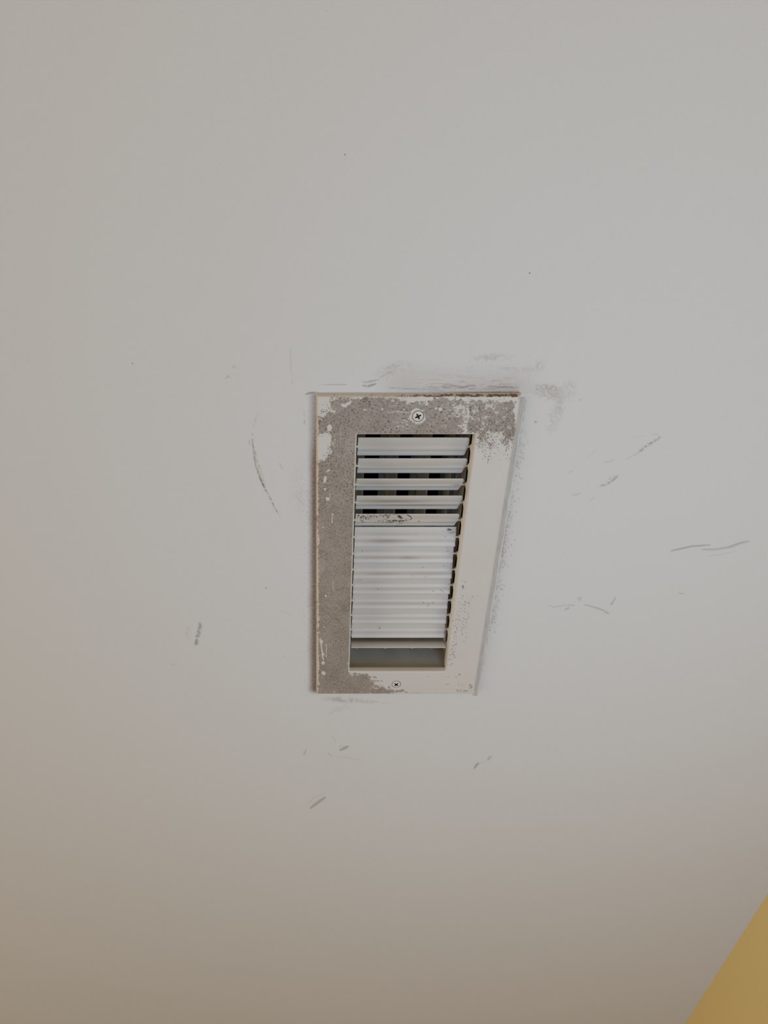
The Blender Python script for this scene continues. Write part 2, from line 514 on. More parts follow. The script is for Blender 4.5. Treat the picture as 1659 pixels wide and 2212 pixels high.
# scratches just above the vent
S([(784, 833), (796, 834), (812, 829)], 4, 0.72, brk=.40, freq=.6, seed=45)
S([(785, 826), (800, 824), (818, 820)], 3.2, 0.62, brk=.42, freq=.6, seed=46)
S([(818, 817), (838, 806), (856, 799)], 2, 0.45, brk=.4, freq=.5, seed=47)
S([(832, 798), (845, 790), (852, 786)], 2, 0.4, brk=.4, freq=.5, seed=48)
S([(852, 792), (867, 789)], 1.7, 0.4, seed=48)
S([(686, 830), (748, 831)], 1.3, 0.42, seed=49)
S([(834, 837), (880, 840), (940, 841)], 1.5, 0.5, brk=.3, seed=50)
S([(660, 852), (668, 849), (682, 848)], 3.2, 0.7, seed=51)
S([(627, 745), (629, 800), (631, 830)], 1.3, 0.22, seed=52)
S([(1054, 834), (1100, 835)], 1.5, .45, brk=.3, seed=52)
S([(1156, 841), (1163, 841)], 3, .55, brk=.4, freq=.9, seed=53)
S([(1155, 912), (1159, 911)], 4, .55, brk=.2, seed=53)
S([(1253, 864), (1255, 864)], 2.2, .7, seed=53)
S([(998, 824), (1000, 824)], 1.8, .7, seed=53)
S([(573, 1270), (577, 1271)], 2.4, .6, seed=53)
# --- the brown dotted arc left of the vent
arc = [(545, 935), (546, 965), (551, 1000), (560, 1030), (570, 1052), (582, 1072), (592, 1095), (606, 1117)]
T2 = lambda ch, pts, wd, s, **k: stroke(ch, px, py, pts, wd, s, **k)
T2(G, arc, 3.0, 0.9, brk=.52, freq=.75, seed=60)
T2(G, [(557, 1018), (566, 1042), (572, 1054)], 3.0, 0.95, brk=.36, freq=.7, seed=61)
T2(G, [(548, 965), (554, 995), (566, 1030), (574, 1050)], 6, 0.45, brk=.56, freq=.7, seed=62)
T2(G, [(560, 890), (551, 908), (547, 925)], 3, 0.22, brk=.45, freq=.5, seed=63)
T2(G, [(538, 950), (540, 962)], 1.6, 0.4, seed=63)
T2(G, [(604, 1000), (611, 1015)], 1.6, 0.3, seed=63)
T2(G, [(641, 1073), (660, 1095)], 1.4, 0.3, seed=64)
T2(G, [(657, 885), (657, 905), (658, 918)], 3, 0.6, brk=.55, freq=.7, seed=64)
# --- dirt film along the left side of the vent
ed = 682.0
dd = ed - px
inx = (py > 843) & (py < 1506)
wob = 3 * (fbm(py * .02, px * 0, 70) - .5)
film = np.where(inx & (dd > -8), (1 - sstep(0, 20 + wob * 2, dd)) ** .9, 0)
env = sstep(843, 856, py) * (1 - sstep(1488, 1502, py))
env *= 0.55 + 0.45 * sstep(880, 1040, py)
G = np.maximum(G, film * env * 1.1)
B = np.maximum(B, np.where(inx & (dd > 0) & (dd < 22), (1 - sstep(6, 20, dd)) * sstep(1000, 1120, py) * 0.5, 0))
B = np.maximum(B, np.where(inx & (dd > 0) & (dd < 60), (1 - sstep(10, 50, dd)) * sstep(1000, 1100, py) * 0.25, 0))
# --- dirt above the vent, darkest at its right end
up_ = 849.5 - py
along = sstep(830, 1090, px) * (1 - sstep(1118, 1128, px))
G = np.maximum(G, np.where((up_ > -6) & (up_ < 9), (1 - sstep(0, 7.0, abs(up_))) * along * 1.35, 0))
G = np.maximum(G, np.where((up_ > 0) & (up_ < 18), (1 - sstep(2, 17, up_)) * sstep(900, 1100, px) * (1 - sstep(1116, 1130, px)) * .55, 0))
G = np.maximum(G, np.where((up_ > -6) & (up_ < 6) & (px > 684) & (px < 1126), (1 - sstep(0, 3, abs(up_))) * 0.7, 0))
m = (up_ > 0) & (up_ < 80) & (px > 770) & (px < 1190)
cloud = fbm(px * .012, py * .06, 80)
G = np.maximum(G, np.where(m, sstep(790, 900, px) * (1 - sstep(1110, 1190, px)) * (1 - sstep(10, 75, up_)) * (0.10 + 0.22 * cloud), 0))
fstr = sstep(.52, .72, fbm(px * .03, py * .45, 81))
G = np.maximum(G, np.where(m, sstep(830, 950, px) * (1 - sstep(1090, 1150, px)) * (1 - sstep(14, 60, up_)) * fstr * 0.42, 0))
band = np.exp(-((up_ - 13) / 7.0) ** 2) * sstep(860, 1000, px) * (1 - sstep(1110, 1135, px))
G = np.maximum(G, np.where(m, band * (0.30 + 0.6 * sstep(.4, .7, fbm(px * .05, py * .3, 82))) * 0.8, 0))
B = np.maximum(B, np.where(m, (band + .25) * sstep(850, 960, px) * (1 - sstep(1140, 1190, px)) * 0.52, 0))
for (cx, cy, rx, ry, s, an, sd) in ((1062, 773, 60, 12, .24, -3, 83), (1110, 798, 80, 10, .18, 2, 84), (1166, 790, 14, 16, .24, 10, 85),
                                    (1185, 838, 46, 14, .34, 8, 86), (1190, 850, 60, 22, .28, 10, 87), (1208, 880, 16, 44, .22, 8, 88),
                                    (1195, 905, 20, 50, .14, 14, 89), (860, 800, 70, 26, .16, -12, 90), (1230, 840, 24, 26, .16, 0, 91),
                                    (1130, 960, 12, 60, .12, 7, 92), (745, 1512, 60, 9, .36, 3, 93), (790, 1515, 60, 6, .22, 5, 94),
                                    (735, 1530, 40, 12, .10, -20, 95), (1120, 985, 10, 60, .14, 8, 96), (1094, 1160, 9, 120, .14, 9, 97),
                                    (1070, 1320, 8, 90, .14, 9, 98), (648, 1060, 30, 90, .07, 0, 99)):
    blob(G, px, py, cx, cy, rx, ry, s * .95, an, brk=.44, freq=.20, seed=sd, edge=0.8)
    blob(B, px, py, cx, cy, rx, ry, s * 1.4, an, seed=sd, edge=0.8)
stroke(R, px, py, [(1137, 862), (1125, 940), (1084, 1200), (1034, 1492)], 0.9, .45, brk=.40, freq=.12, seed=77, taper=False)
# specks beside the right side of the vent
for k in range(150):
    t = rng.random(); yy = 950 + 420 * t
    xe = 1125 - (yy - 850) * 0.159 + 14 + abs(rng.normal(0, 9))
    blob(G, px, py, xe, yy, 1.3 + rng.random(), 1.3 + rng.random(), 0.3 + .35 * rng.random(), edge=.6)
for k in range(70):
    yy = 1050 + 430 * rng.random(); xe = 679 - abs(rng.normal(0, 9))
    blob(G, px, py, xe, yy, 1.2, 1.5, .5, edge=.6)

nx_, ny_ = len(xs), len(ys)
I = np.arange(nx_ * ny_).reshape(ny_, nx_)
F = np.stack([I[:-1, :-1], I[1:, :-1], I[1:, 1:], I[:-1, 1:]], -1).reshape(-1, 4)   # faces look down
cxm = (GX[:-1, :-1] + GX[1:, 1:]).ravel() / 2; cym = (GY[:-1, :-1] + GY[1:, 1:]).ravel() / 2
HX0, HX1, HY0, HY1 = 0.0235, 0.1435, 0.2320, 0.5180       # the hole cut for the duct
keep = ~((cxm > HX0) & (cxm < HX1) & (cym > HY0) & (cym < HY1))
ceil = structure(mesh_np('ceiling', V, F[keep], m_ceil, attr=np.stack([R, G, B], 1)))

# ------------------------------------------------------------------ duct boot above the ceiling
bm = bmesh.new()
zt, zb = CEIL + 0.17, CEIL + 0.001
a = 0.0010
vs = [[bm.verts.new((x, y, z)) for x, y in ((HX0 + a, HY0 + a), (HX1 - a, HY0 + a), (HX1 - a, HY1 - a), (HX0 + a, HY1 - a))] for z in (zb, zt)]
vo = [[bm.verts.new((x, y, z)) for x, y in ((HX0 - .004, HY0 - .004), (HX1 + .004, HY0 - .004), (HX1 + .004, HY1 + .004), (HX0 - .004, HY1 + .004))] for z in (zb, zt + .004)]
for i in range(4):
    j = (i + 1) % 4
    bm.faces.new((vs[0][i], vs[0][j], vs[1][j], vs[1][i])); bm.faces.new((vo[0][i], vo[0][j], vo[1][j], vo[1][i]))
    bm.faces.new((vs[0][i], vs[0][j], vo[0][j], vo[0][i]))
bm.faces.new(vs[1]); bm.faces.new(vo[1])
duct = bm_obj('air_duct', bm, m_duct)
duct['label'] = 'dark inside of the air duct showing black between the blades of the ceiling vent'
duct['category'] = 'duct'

# ------------------------------------------------------------------ the vent
vent = bpy.data.objects.new('ceiling_vent', None); sc.collection.objects.link(vent)
vent.location = (VX0, VY0, CEIL); vent.empty_display_size = 0.05
vent['label'] = 'white metal air vent on the ceiling with grimy brown-stained frame and half-closed blades'
vent['category'] = 'vent'
bpy.context.view_layer.update()

# --- face plate
st = 0.00045


def lines(vals):
    out = []
    for a_, b_ in zip(vals[:-1], vals[1:]):
        n = max(1, int(round((b_ - a_) / st)))
        out += list(np.linspace(a_, b_, n + 1)[:-1])
    return np.array(out + [vals[-1]])


xs = lines([VX0, VX0 + BEV * .75, VX0 + BEV, OX0, OX1, VX1 - BEV, VX1 - BEV * .75, VX1])
ys = lines([VY0, VY0 + BEV * .75, VY0 + BEV, OY0, OY1, VY1 - BEV, VY1 - BEV * .75, VY1])
GX, GY = np.meshgrid(xs, ys)
eo = np.minimum(np.minimum(GX - VX0, VX1 - GX), np.minimum(GY - VY0, VY1 - GY))
dro = FT * np.clip(eo / BEV, 0, 1)
dro = np.where(eo > BEV * .74, FT - 0.0004 * (1 - np.clip((eo - BEV * .75) / (BEV * .6), 0, 1)), dro)
ei = np.maximum(np.maximum(OX0 - GX, GX - OX1), np.maximum(OY0 - GY, GY - OY1))     # distance outside the opening
dro = dro - 0.0006 * (1 - np.clip(ei / 0.0009, 0, 1)) ** 2
V = np.stack([GX.ravel(), GY.ravel(), CEIL - dro.ravel()], 1)
px, py = place(V)
er = eo.ravel()
nlo = fbm(px * .05, py * .05, 5, 3) - 0.5
nmd = fbm(px * .18, py * .18, 6, 3) - 0.5


def inside(pts):
    """signed distance style mask of a polygon, positive inside (pixels)"""
    P = pts + [pts[0]]
    d, _ = poly_dist(px, py, P)
    c_ = np.zeros(len(px), bool)
    for (x1, y1), (x2, y2) in zip(P[:-1], P[1:]):
        if y1 == y2:
            continue
        c_ ^= ((y1 > py) != (y2 > py)) & (px < (x2 - x1) * (py - y1) / (y2 - y1) + x1)
    return np.where(c_, d, -d)


full = inside([(730, 856), (780, 860), (835, 861), (868, 868), (925, 867), (940, 861), (1122, 862), (1116, 872), (1100, 878), (1085, 905),
               (1050, 915), (1030, 940), (1015, 944), (778, 944), (757, 1456), (790, 1458), (800, 1470), (812, 1472), (798, 1478), (815, 1484),
               (800, 1488), (850, 1490), (845, 1500), (686, 1500), (684, 1004), (702, 992), (714, 985), (716, 968), (723, 958), (719, 940),
               (704, 935), (686, 933), (686, 912), (697, 900), (712, 893), (722, 888), (717, 872)])
R = sstep(-11, 7, full + nmd * 22) * 0.98
# upper right corner, worn thin and mottled
tr_ = sstep(890, 1020, px) * np.where(py < 945, 1, 0)
R = R - tr_ * np.clip(.20 - 1.0 * nlo - .7 * nmd, 0, 1)
ur = inside([(1010, 861), (1122, 862), (1116, 950), (1104, 1010), (1060, 1010), (1030, 985), (1028, 938), (1005, 938)])
mott = sstep(-2, 10, ur) * (0.72 + 0.9 * nlo + 0.9 * nmd) * (1 - sstep(925, 995, py - 40 * nlo))
bl = sstep(-25, 25, ur + 40 * nlo)
R = R * (1 - bl) + mott * bl
R = np.where((px > 5930) & (py < 945), R - 0.12 - 0.25 * np.clip(nlo * 2, -1, 1) * sstep(930, 1000, px), R)
B = np.zeros(len(px)); G = np.zeros(len(px))
# speckle fields
B = np.maximum(B, sstep(0, 8, ur) * (1 - sstep(940, 1015, py)) * (0.62 + 0.6 * nlo) * sstep(890, 930, py))
for (x, y0, y1, s, wd) in ((1040, 940, 985, .85, 9), (1049, 955, 1012, .8, 4), (1061, 950, 1012, .85, 5), (1076, 930, 982, .75, 4), (1104, 885, 990, .95, 9),
                           (1052, 930, 980, .7, 14), (1097, 900, 975, .7, 6)):
    xc = x - (py - y0) * 0.11
    B = np.maximum(B, np.exp(-((px - xc) / wd) ** 2) * sstep(y0 - 6, y0 + 4, py) * (1 - sstep(y1 - 25, y1, py)) * s)
tl = inside([(690, 862), (728, 860), (722, 890), (690, 935)])
B = np.maximum(B, sstep(0, 6, tl) * 0.55 * sstep(868, 885, py + (px - 690) * .4))
B = np.maximum(B, np.where((full < 6) & (full > -10) & (px < 730) & (py < 1005), 0.6, 0))
for (x, y0, y1, s, wd) in ((1003, 1255, 1278, .62, 3), (1000, 1285, 1330, .45, 5), (1022, 1285, 1300, .6, 5), (996, 1290, 1400, .62, 4), (1006, 1300, 1380, .5, 5),
                           (988, 1340, 1440, .6, 6), (978, 1390, 1440, .5, 5), (1014, 1300, 1360, .5, 3), (1008, 1370, 1400, .4, 3)):
    xc = x - (py - y0) * 0.13
    B = np.maximum(B, np.exp(-((px - xc) / wd) ** 2) * sstep(y0 - 5, y0 + 4, py) * (1 - sstep(y1 - 12, y1, py)) * s)
for (x, y, rx, ry, s) in ((1000, 1268, 4, 8, .62), (987, 1462, 9, 10, .30), (996, 1478, 26, 8, .22), (1000, 1492, 34, 6, .42), (1017, 1483, 8, 10, .5),
                          (966, 1478, 10, 5, .4), (993, 1457, 5, 3, .7), (900, 1496, 30, 3, .36), (858, 1493, 22, 4, .60), (878, 1495, 10, 3, .5),
                          (968, 1462, 8, 5, .25), (926, 1461, 4, 2, .5)):
    blob(R, px, py, x, y, rx, ry, s * 1.15, edge=.8)
# streaked ends of the film on the lower rail
for (y, x1, wd, s) in ((1463, 812, 4, .8), (1471, 826, 2.5, .75), (1481, 822, 2.5, .75), (1492, 872, 4.5, .8), (1494, 850, 5, .9), (1457, 795, 3, .7), (1476, 800, 4, .75)):
    stroke(R, px, py, [(760, y - 2), (x1 - 20, y - 1), (x1, y)], wd, s, brk=.28, freq=.25, seed=int(y), taper=False)


def chip(*a_, **k):                                      # places where the grime has come off
    blob(R, px, py, *a_, mode='cut', **k); blob(B, px, py, *a_, mode='cut', **k)


chip(743, 876, 8, 4, 1.6, 15, edge=.35); chip(752, 872, 9, 3.6, 1.6, -28, edge=.35); chip(757, 867, 3, 2, 1.5)
chip(712, 924, 6, 8, 1.6, edge=.35); chip(788, 885, 4.5, 2, 1.5); chip(826, 884, 2.6, 2.4, 1.5); chip(873, 885, 2.4, 2, 1.3)
chip(942, 882, 3.6, 2.6, 1.5); chip(951, 884, 5, 4.6, 1.3); chip(922, 874, 4.5, 2, 1.5, -20); chip(702, 1036, 3.6, 9, 1.5, 12, edge=.35)
chip(702, 1057, 3, 3, 1.5); chip(708, 1078, 5, 5, 1.0); chip(719, 1111, 2, 2, 1.4); chip(709, 1017, 6, 2.4, 1.0, -20); chip(698, 1139, 1.8, 1.8, 1.3)
chip(1113, 884, 8, 4, 1.2, -35); chip(1116, 875, 4, 7, 1.2, 20); chip(898, 863.5, 36, 3.6, 1.6, edge=.4)
chip(694, 1386, 5, 5, 1.2); chip(698, 1413, 4, 4, 1.3); chip(698, 1432, 4.5, 5, 1.2, 20); chip(687, 1350, 3, 6, 1.2); chip(687, 1433, 2.4, 10, 1.2)
chip(699, 1454, 6, 5, 1.2, 30); chip(700, 1354, 2.4, 1.6, 1.2); chip(704, 1287, 3, 3, .9)
for (pts, wd, s) in (([(692, 1378), (694, 1395), (698, 1425)], 2.6, 1), ([(705, 1392), (705, 1420)], 1.5, .8), ([(718, 1112), (717, 1130)], 1.3, .9),
                     ([(836, 891), (862, 889), (884, 891)], 1.3, 1), ([(713, 1075), (712, 1060)], 1.1, .7), ([(719, 1255), (720, 1275)], 1.3, .7),
                     ([(840, 877), (860, 876)], 1.2, .8), ([(710, 1290), (711, 1275)], 1.1, .6), ([(686, 1230), (687, 1300), (686, 1345)], 1.6, .9),
                     ([(735, 925), (735, 960)], 1.0, .5), ([(724, 930), (723, 990)], 1.0, .5)):
    cut = np.zeros(len(px)); stroke(cut, px, py, pts, wd, s, brk=.25, seed=3, taper=False); R = R * (1 - cut)
# pale ring around the upper screw and the worn patch beside it
dsc = np.hypot(px - 903, (py - 899) * 1.05)
R = R * sstep(13 + nmd * 10, 22 + nmd * 12, dsc)
wp = np.exp(-(((px - 868) / 24) ** 2 + ((py - 916) / 15) ** 2))
R = R - wp * 0.42
dsc = np.hypot(px - 856, py - 1478); R = R * sstep(10, 16, dsc)
# worn pale line along the outer left edge and the edges of the opening
R = np.where(px < 687.5 + 1.5 * nmd, R * (0.25 + .5 * sstep(.45, .6, fbm(py * .05, px * 0, 8))), R)
eif = np.where(ei.ravel() > 0, ei.ravel(), 0)
inop = (GX.ravel() > OX0 - .0012) & (GX.ravel() < OX1 + .0012) & (GY.ravel() > OY0 - .0012) & (GY.ravel() < OY1 + .0012)
R = np.where(inop & (eif < 0.0005), R * 0.2, R)
# near bevel: yellowed with rust spots, dark towards the right corner
bv = (GY.ravel() < VY0 + BEV + 0.0003) & (GX.ravel() > VX0 + .002)
rs = sstep(735, 1100, px) * .60 + .22 * sstep(735, 800, px)
G = np.where(bv, rs * (0.5 + .7 * sstep(.35, .6, fbm(px * .10, py * .3, 12))), G)
bh = np.clip((GY.ravel() - VY0) / BEV, 0, 1.2)
G = np.where(bv, G * (0.35 + 1.0 * np.exp(-((bh - .62) / .33) ** 2)), G)
G = np.where(bv & (px > 1118), G * .3, G)
R = np.where(bv, 0, R)
G = np.maximum(G, np.where((er > BEV) & (px < 708) & (px > 685), (1 - sstep(2, 22, px - 686)) * .40 * np.exp(-((py - 918) / 18) ** 2), 0))
G = np.maximum(G, np.where((er > BEV) & (py < 876) & (px > 720) & (px < 880), (1 - sstep(858, 872, py)) * .38, 0))
G = np.maximum(G, np.exp(-((px - 1105) / 7) ** 2) * np.exp(-((py - 940) / 28) ** 2) * .38)
ie = np.exp(-((px - 757) / 7) ** 2) * np.where((py > 1000) & (py < 1450), 1, 0)
G = np.maximum(G, ie * .30)
nx_, ny_ = len(xs), len(ys)
I = np.arange(nx_ * ny_).reshape(ny_, nx_)
F = np.stack([I[:-1, :-1], I[1:, :-1], I[1:, 1:], I[:-1, 1:]], -1).reshape(-1, 4)
cxm = (GX[:-1, :-1] + GX[1:, 1:]).ravel() / 2; cym = (GY[:-1, :-1] + GY[1:, 1:]).ravel() / 2
F = F[~((cxm > OX0) & (cxm < OX1) & (cym > OY0) & (cym < OY1))]
SC1, SC2 = spot(903, 899, -FT), spot(856, 1478, -FT)
fc = V[F].mean(1)
for q in (SC1, SC2):                                      # the countersunk screw holes
    F = F[np.hypot(fc[:, 0] - q[0], fc[:, 1] - q[1]) > 0.0042]; fc = V[F].mean(1)
V[:, 0] -= VX0; V[:, 1] -= VY0; V[:, 2] -= CEIL


def vent_mesh(name, V, F, mat, attr=None, smooth=False, parent=None):
    o = mesh_np(name, V, F, mat, attr=attr, smooth=smooth)
    o.parent = parent or vent
    return o


plate = vent_mesh('faceplate', V, F, m_face, attr=np.stack([np.clip(R, 0, 1), np.clip(G, 0, 1), np.clip(B, 0, 1)], 1))


def vent_bm(name, bm, mat, parent=None, smooth=False):
    o = bm_obj(name, bm, mat, smooth=smooth); o.parent = parent or vent
    return o


def L(x, y, z):                                          # world metres -> vent metres (z above the ceiling)
    return (x - VX0, y - VY0, z)


# --- rolled lip of the opening, then the collar behind it
def ring(bm, rects):
    """loft through rectangles (x0,x1,y0,y1,z) with slightly rounded corners"""
    rows = []
    for (x0, x1, y0, y1, z, r) in rects:
        row = []
        for (cx, cy, a0) in ((x1 - r, y1 - r, 0), (x0 + r, y1 - r, 90), (x0 + r, y0 + r, 180), (x1 - r, y0 + r, 270)):
            for k in range(5):
                t = math.radians(a0 + 90 * k / 4)
                row.append(bm.verts.new(L(cx + r * math.cos(t), cy + r * math.sin(t), z)))
        rows.append(row)
    for a_, b_ in zip(rows[:-1], rows[1:]):
        n = len(a_)
        for i in range(n):
            j = (i + 1) % n
            bm.faces.new((a_[i], a_[j], b_[j], b_[i]))


PZ = 0.013
PIN0, PITCH = 0.2606, 0.01878
e = 0.00005
bm = bmesh.new()
ring(bm, [(OX0 - .0008, OX1 + .0008, OY0 - .0008, OY1 + .0008, -.0045, .0010),
          (OX0 + e, OX1 - e, OY0 + e, OY1 - e, -.0043, .0014), (OX0 + .0003, OX1 - .0003, OY0 + .0003, OY1 - .0003, -.0030, .0016),
          (OX0 + .0003, OX1 - .0003, OY0 + .0003, OY1 - .0003, .0010, .0016),
          (OX0 - .0008, OX1 + .0008, OY0 - .0008, OY1 + .0008, .0012, .0016)])
vent_bm('lip', bm, m_lip)
for xw, sg in ((OX0 + .0005, -1), (OX1 - .0005, 1)):      # side returns, cut in scallops between the pins
    bm = bmesh.new()
    nn = 560
    rows = []
    for k in range(nn + 1):
        y = OY0 + .0016 + (OY1 - OY0 - .0032) * k / nn
        ph = (y - PIN0) / PITCH
        d_ = abs(ph - round(ph)) * PITCH if -0.45 < ph < 12.45 else .02
        tab = 1 - min(1, max(0, (d_ - .0008) / .0032)); tab = tab * tab * (3 - 2 * tab)
        ze = .0095 + .0060 * tab
        rows.append([bm.verts.new(L(xw + sg * q, y, z)) for q, z in ((0, -.0034), (0, .0040), (.0005, ze * .75), (.0008, ze), (.0018, ze), (.0016, -.0034))])
    for a_, b_ in zip(rows[:-1], rows[1:]):
        for k in range(6):
            bm.faces.new((a_[k], a_[(k + 1) % 6], b_[(k + 1) % 6], b_[k]))
    bm.faces.new(rows[0]); bm.faces.new(rows[-1][::-1])
    vent_bm('side_return', bm, m_lip)
SX0, SX1, SY0, SY1 = OX0 - .0045, OX1 + .0055, OY0 - .004, OY1 + .003
bm = bmesh.new()
ring(bm, [(OX0 - .0004, OX1 + .0004, OY0 - .0004, OY1 + .0004, .0013, .0016), (SX0, SX1, SY0, SY1, .0020, .003),
          (SX0, SX1, SY0, SY1, .064, .003), (SX0 - .0012, SX1 + .0012, SY0 - .0012, SY1 + .0012, .064, .003),
          (SX0 - .0012, SX1 + .0012, SY0 - .0012, SY1 + .0012, .0006, .003)])
vent_bm('collar', bm, m_in)

# --- front blades, each on two pins
BX0, BX1 = 0.0354, 0.1318
PZ = 0.013
CH = 0.0205
PIN0, PITCH = 0.2606, 0.01878
tilts = [16.5, 26, 33.5, 25.5, 28, -8, -8.5, -8, -8.5, -8, -8.5, -8, -106]
# cross-section of the room-side face: chord position (0..1, near to far) and relief in mm toward the room
def relief(q):
    r = .22 + .16 * math.sin(math.pi * min(q / .42, 1)) + .52 * math.exp(-((q - .60) / .10) ** 2)
    t = min(1, max(0, (q - .78) / .19)); r += .50 * t * t * (3 - 2 * t)
    r -= .14 * math.exp(-((q - .78) / .014) ** 2)
    for e_ in (q, 1 - q):
        if e_ < .035:
            r -= .30 * (1 - e_ / .035) ** 2
    return r


def curl(q):                                             # the last blade shows its curved lip
    if q > .5:
        return 2.6 * (1 - ((q - .5) / .5) ** 2) + .2
    return 2.8 + .35 * math.cos((q - .5) * 2 * math.pi * 8) - .35


front = [(k / 44, relief(k / 44)) for k in range(45)]
front_curl = [(k / 44, curl(k / 44)) for k in range(45)]
back_curl = [(q, curl(q) - .9) for q in (1, .9, .75, .6, .4, .2, 0)]
back = [(1, -.25), (.97, -.4), (.75, -.45), (.55, -.75), (.42, -.75), (.2, -.2), (.04, -.3), (0, -.2)]
prof = front + back


def spots_on(B_, px, py, n, x0, x1, y0, y1, rmin, rmax, s=1.0, r_=rng):
    for k in range(n):
        blob(B_, px, py, x0 + (x1 - x0) * r_.random(), y0 + (y1 - y0) * r_.random(), rmin + (rmax - rmin) * r_.random(),
             rmin + (rmax - rmin) * r_.random() * .8, s, edge=.5)


for i, deg in enumerate(tilts):
    fine_b = i in (3, 4, 5)
    P2 = []
    prof = front + back if i < 12 else front_curl + back_curl
    amp = .0014 if i < 12 else .0010
    seg = 1
    for (a_, b_) in zip(prof, prof[1:] + prof[:1]):
        for k in range(seg):
            P2.append((a_[0] + (b_[0] - a_[0]) * k / seg, a_[1] + (b_[1] - a_[1]) * k / seg))
    nl = 260 if fine_b else 110
    jx = [0.0001, 0.0007, -0.0003, 0.0004, 0.0001, 0, -.0001, .0001, 0, .0001, 0, .0002, -.0004][i]
    rx = [0, 0, -.0012, -.0002, -.0012, -.0008, -.0012, -.0004, -.0004, -.001, -.0004, -.0004, .0006][i]
    X = np.linspace(BX0 + jx, BX1 + rx + (0.0008 if i < 5 else 0), nl)
    bt = math.radians(deg); cb, sb = math.cos(bt), math.sin(bt)
    yc = PIN0 + PITCH * i
    n2 = len(P2)
    S_ = np.array([(s - .5) * CH for s, _ in P2]); N_ = np.array([t * amp for _, t in P2])
    yy = yc + S_ * cb + N_ * sb; zz = PZ + S_ * sb - N_ * cb
    W = np.zeros((nl, n2, 3))
    W[:, :, 0] = X[:, None]; W[:, :, 1] = yy[None]; W[:, :, 2] = CEIL + zz[None]
    # the ends are cut with softly rounded corners
    endr = 0.0012
    sf = np.abs(S_) / (CH / 2)
    pull = endr * np.clip((sf - .72) / .28, 0, 1) ** 2
    if i < 5:
        W[-1, :, 0] -= pull * 1.4; W[-2, :, 0] -= pull * 0.7
        W[nl // 2:, :, 0] -= (np.linspace(0, 1, nl - nl // 2)[:, None]) * 0.0022 * ((S_ / CH + .5)[None, :]) ** 2
    V = W.reshape(-1, 3)
    I = np.arange(nl * n2).reshape(nl, n2)
    J = np.roll(I, -1, axis=1)
    F = np.stack([I[:-1], J[:-1], J[1:], I[1:]], -1).reshape(-1, 4)
    px, py = place(V)
    R = np.zeros(len(V)); G = np.zeros(len(V)); B = np.zeros(len(V))
    # soft smears lying along the blades
    sm = {3: [(850, 1083, 80, 3.5, .75), (900, 1091, 90, 2.5, .7), (800, 1084, 60, 2.5, .4)], 4: [(960, 1128, 40, 3, .25), (930, 1117, 60, 6, .12)],
          5: [(845, 1154, 70, 4, .30), (835, 1169, 42, 6, .62), (940, 1160, 90, 4, .2), (765, 1168, 30, 4, .2), (980, 1145, 14, 16, .25)],
          6: [(880, 1205, 26, 4, .60), (830, 1205, 80, 4, .35), (790, 1189, 60, 4, .22), (975, 1197, 12, 14, .3)],
          7: [(830, 1240, 50, 4, .45), (920, 1240, 70, 5, .35), (975, 1230, 10, 16, .3)], 8: [(800, 1258, 50, 4, .25), (970, 1266, 12, 12, .22), (850, 1275, 80, 5, .22)],
          9: [(860, 1303, 90, 5, .22), (962, 1300, 12, 10, .25)], 10: [(800, 1326, 70, 4, .2), (958, 1325, 14, 14, .3)], 11: [(955, 1360, 14, 14, .32)],
          0: [(860, 962, 60, 8, .12), (990, 965, 20, 18, .15)], 2: [(987, 1048, 8, 2, .7), (820, 1045, 40, 2, .3)], 1: [(860, 1007, 80, 2, .25)]}.get(i, [])
    for (x, y, ax, ay, s) in sm:
        g_ = np.exp(-((px - x) / ax) ** 2 - ((py - y) / ay) ** 2)
        G = np.maximum(G, g_ * s)
    R = np.maximum(R, 0.10 * fbm(px * .02, py * .6, 20 + i))
    if i == 4:
        spots_on(B, px, py, 26, 772, 800, 1112, 1121, .8, 2.2)
        spots_on(B, px, py, 36, 800, 845, 1111, 1119, .7, 1.8)
        spots_on(B, px, py, 40, 775, 880, 1122, 1129, .7, 1.6)
        spots_on(B, px, py, 26, 835, 880, 1123, 1127, .8, 1.9)
        spots_on(B, px, py, 14, 830, 870, 1128, 1132, .6, 1.0)
        blob(B, px, py, 863, 1116, 6, 4, 1.0, 20, edge=.6); blob(B, px, py, 867, 1119, 4, 3, .9, edge=.6)
        stroke(B, px, py, [(835, 1122), (838, 1114), (852, 1111), (875, 1111), (886, 1115), (890, 1122), (870, 1125), (840, 1126)], 1.4, 1, brk=.40, freq=.5, seed=4, taper=False)
        stroke(B, px, py, [(880, 1112), (887, 1116), (889, 1121)], 1.8, 1, brk=.2, taper=False)
        blob(B, px, py, 905, 1126, 2.4, 1, 1)
    if i == 5:
        spots_on(B, px, py, 22, 966, 985, 1142, 1154, .7, 1.8, .9)
        blob(B, px, py, 971, 1143.5, 6, 2.4, 1, 10); spots_on(B, px, py, 6, 935, 960, 1142, 1160, .5, 1.0, .6)
        blob(B, px, py, 962, 1159, 1.6, 1.2, .9); blob(B, px, py, 899, 1152, 1.6, .8, .5)
    if i == 6:
        spots_on(B, px, py, 4, 960, 978, 1183, 1200, .8, 1.4, .8); blob(B, px, py, 782, 1190, 1.4, 1, .8)
    if i == 7:
        for q in ((914, 1226), (958, 1222), (920, 1246), (891, 1244)):
            blob(B, px, py, *q, 2.0, 1.3, .6)
    if i == 8:
        for q in ((936, 1277), (953, 1275), (957, 1278), (817, 1272)):
            blob(B, px, py, *q, 1.6, 1.6, .7)
        stroke(R, px, py, [(768, 1253), (775, 1254), (783, 1252)], 1.3, .6)
    if i == 9:
        for q in ((915, 1302), (926, 1304), (935, 1302), (924, 1309)):
            blob(B, px, py, *q, 1.6, 1.6, .7)
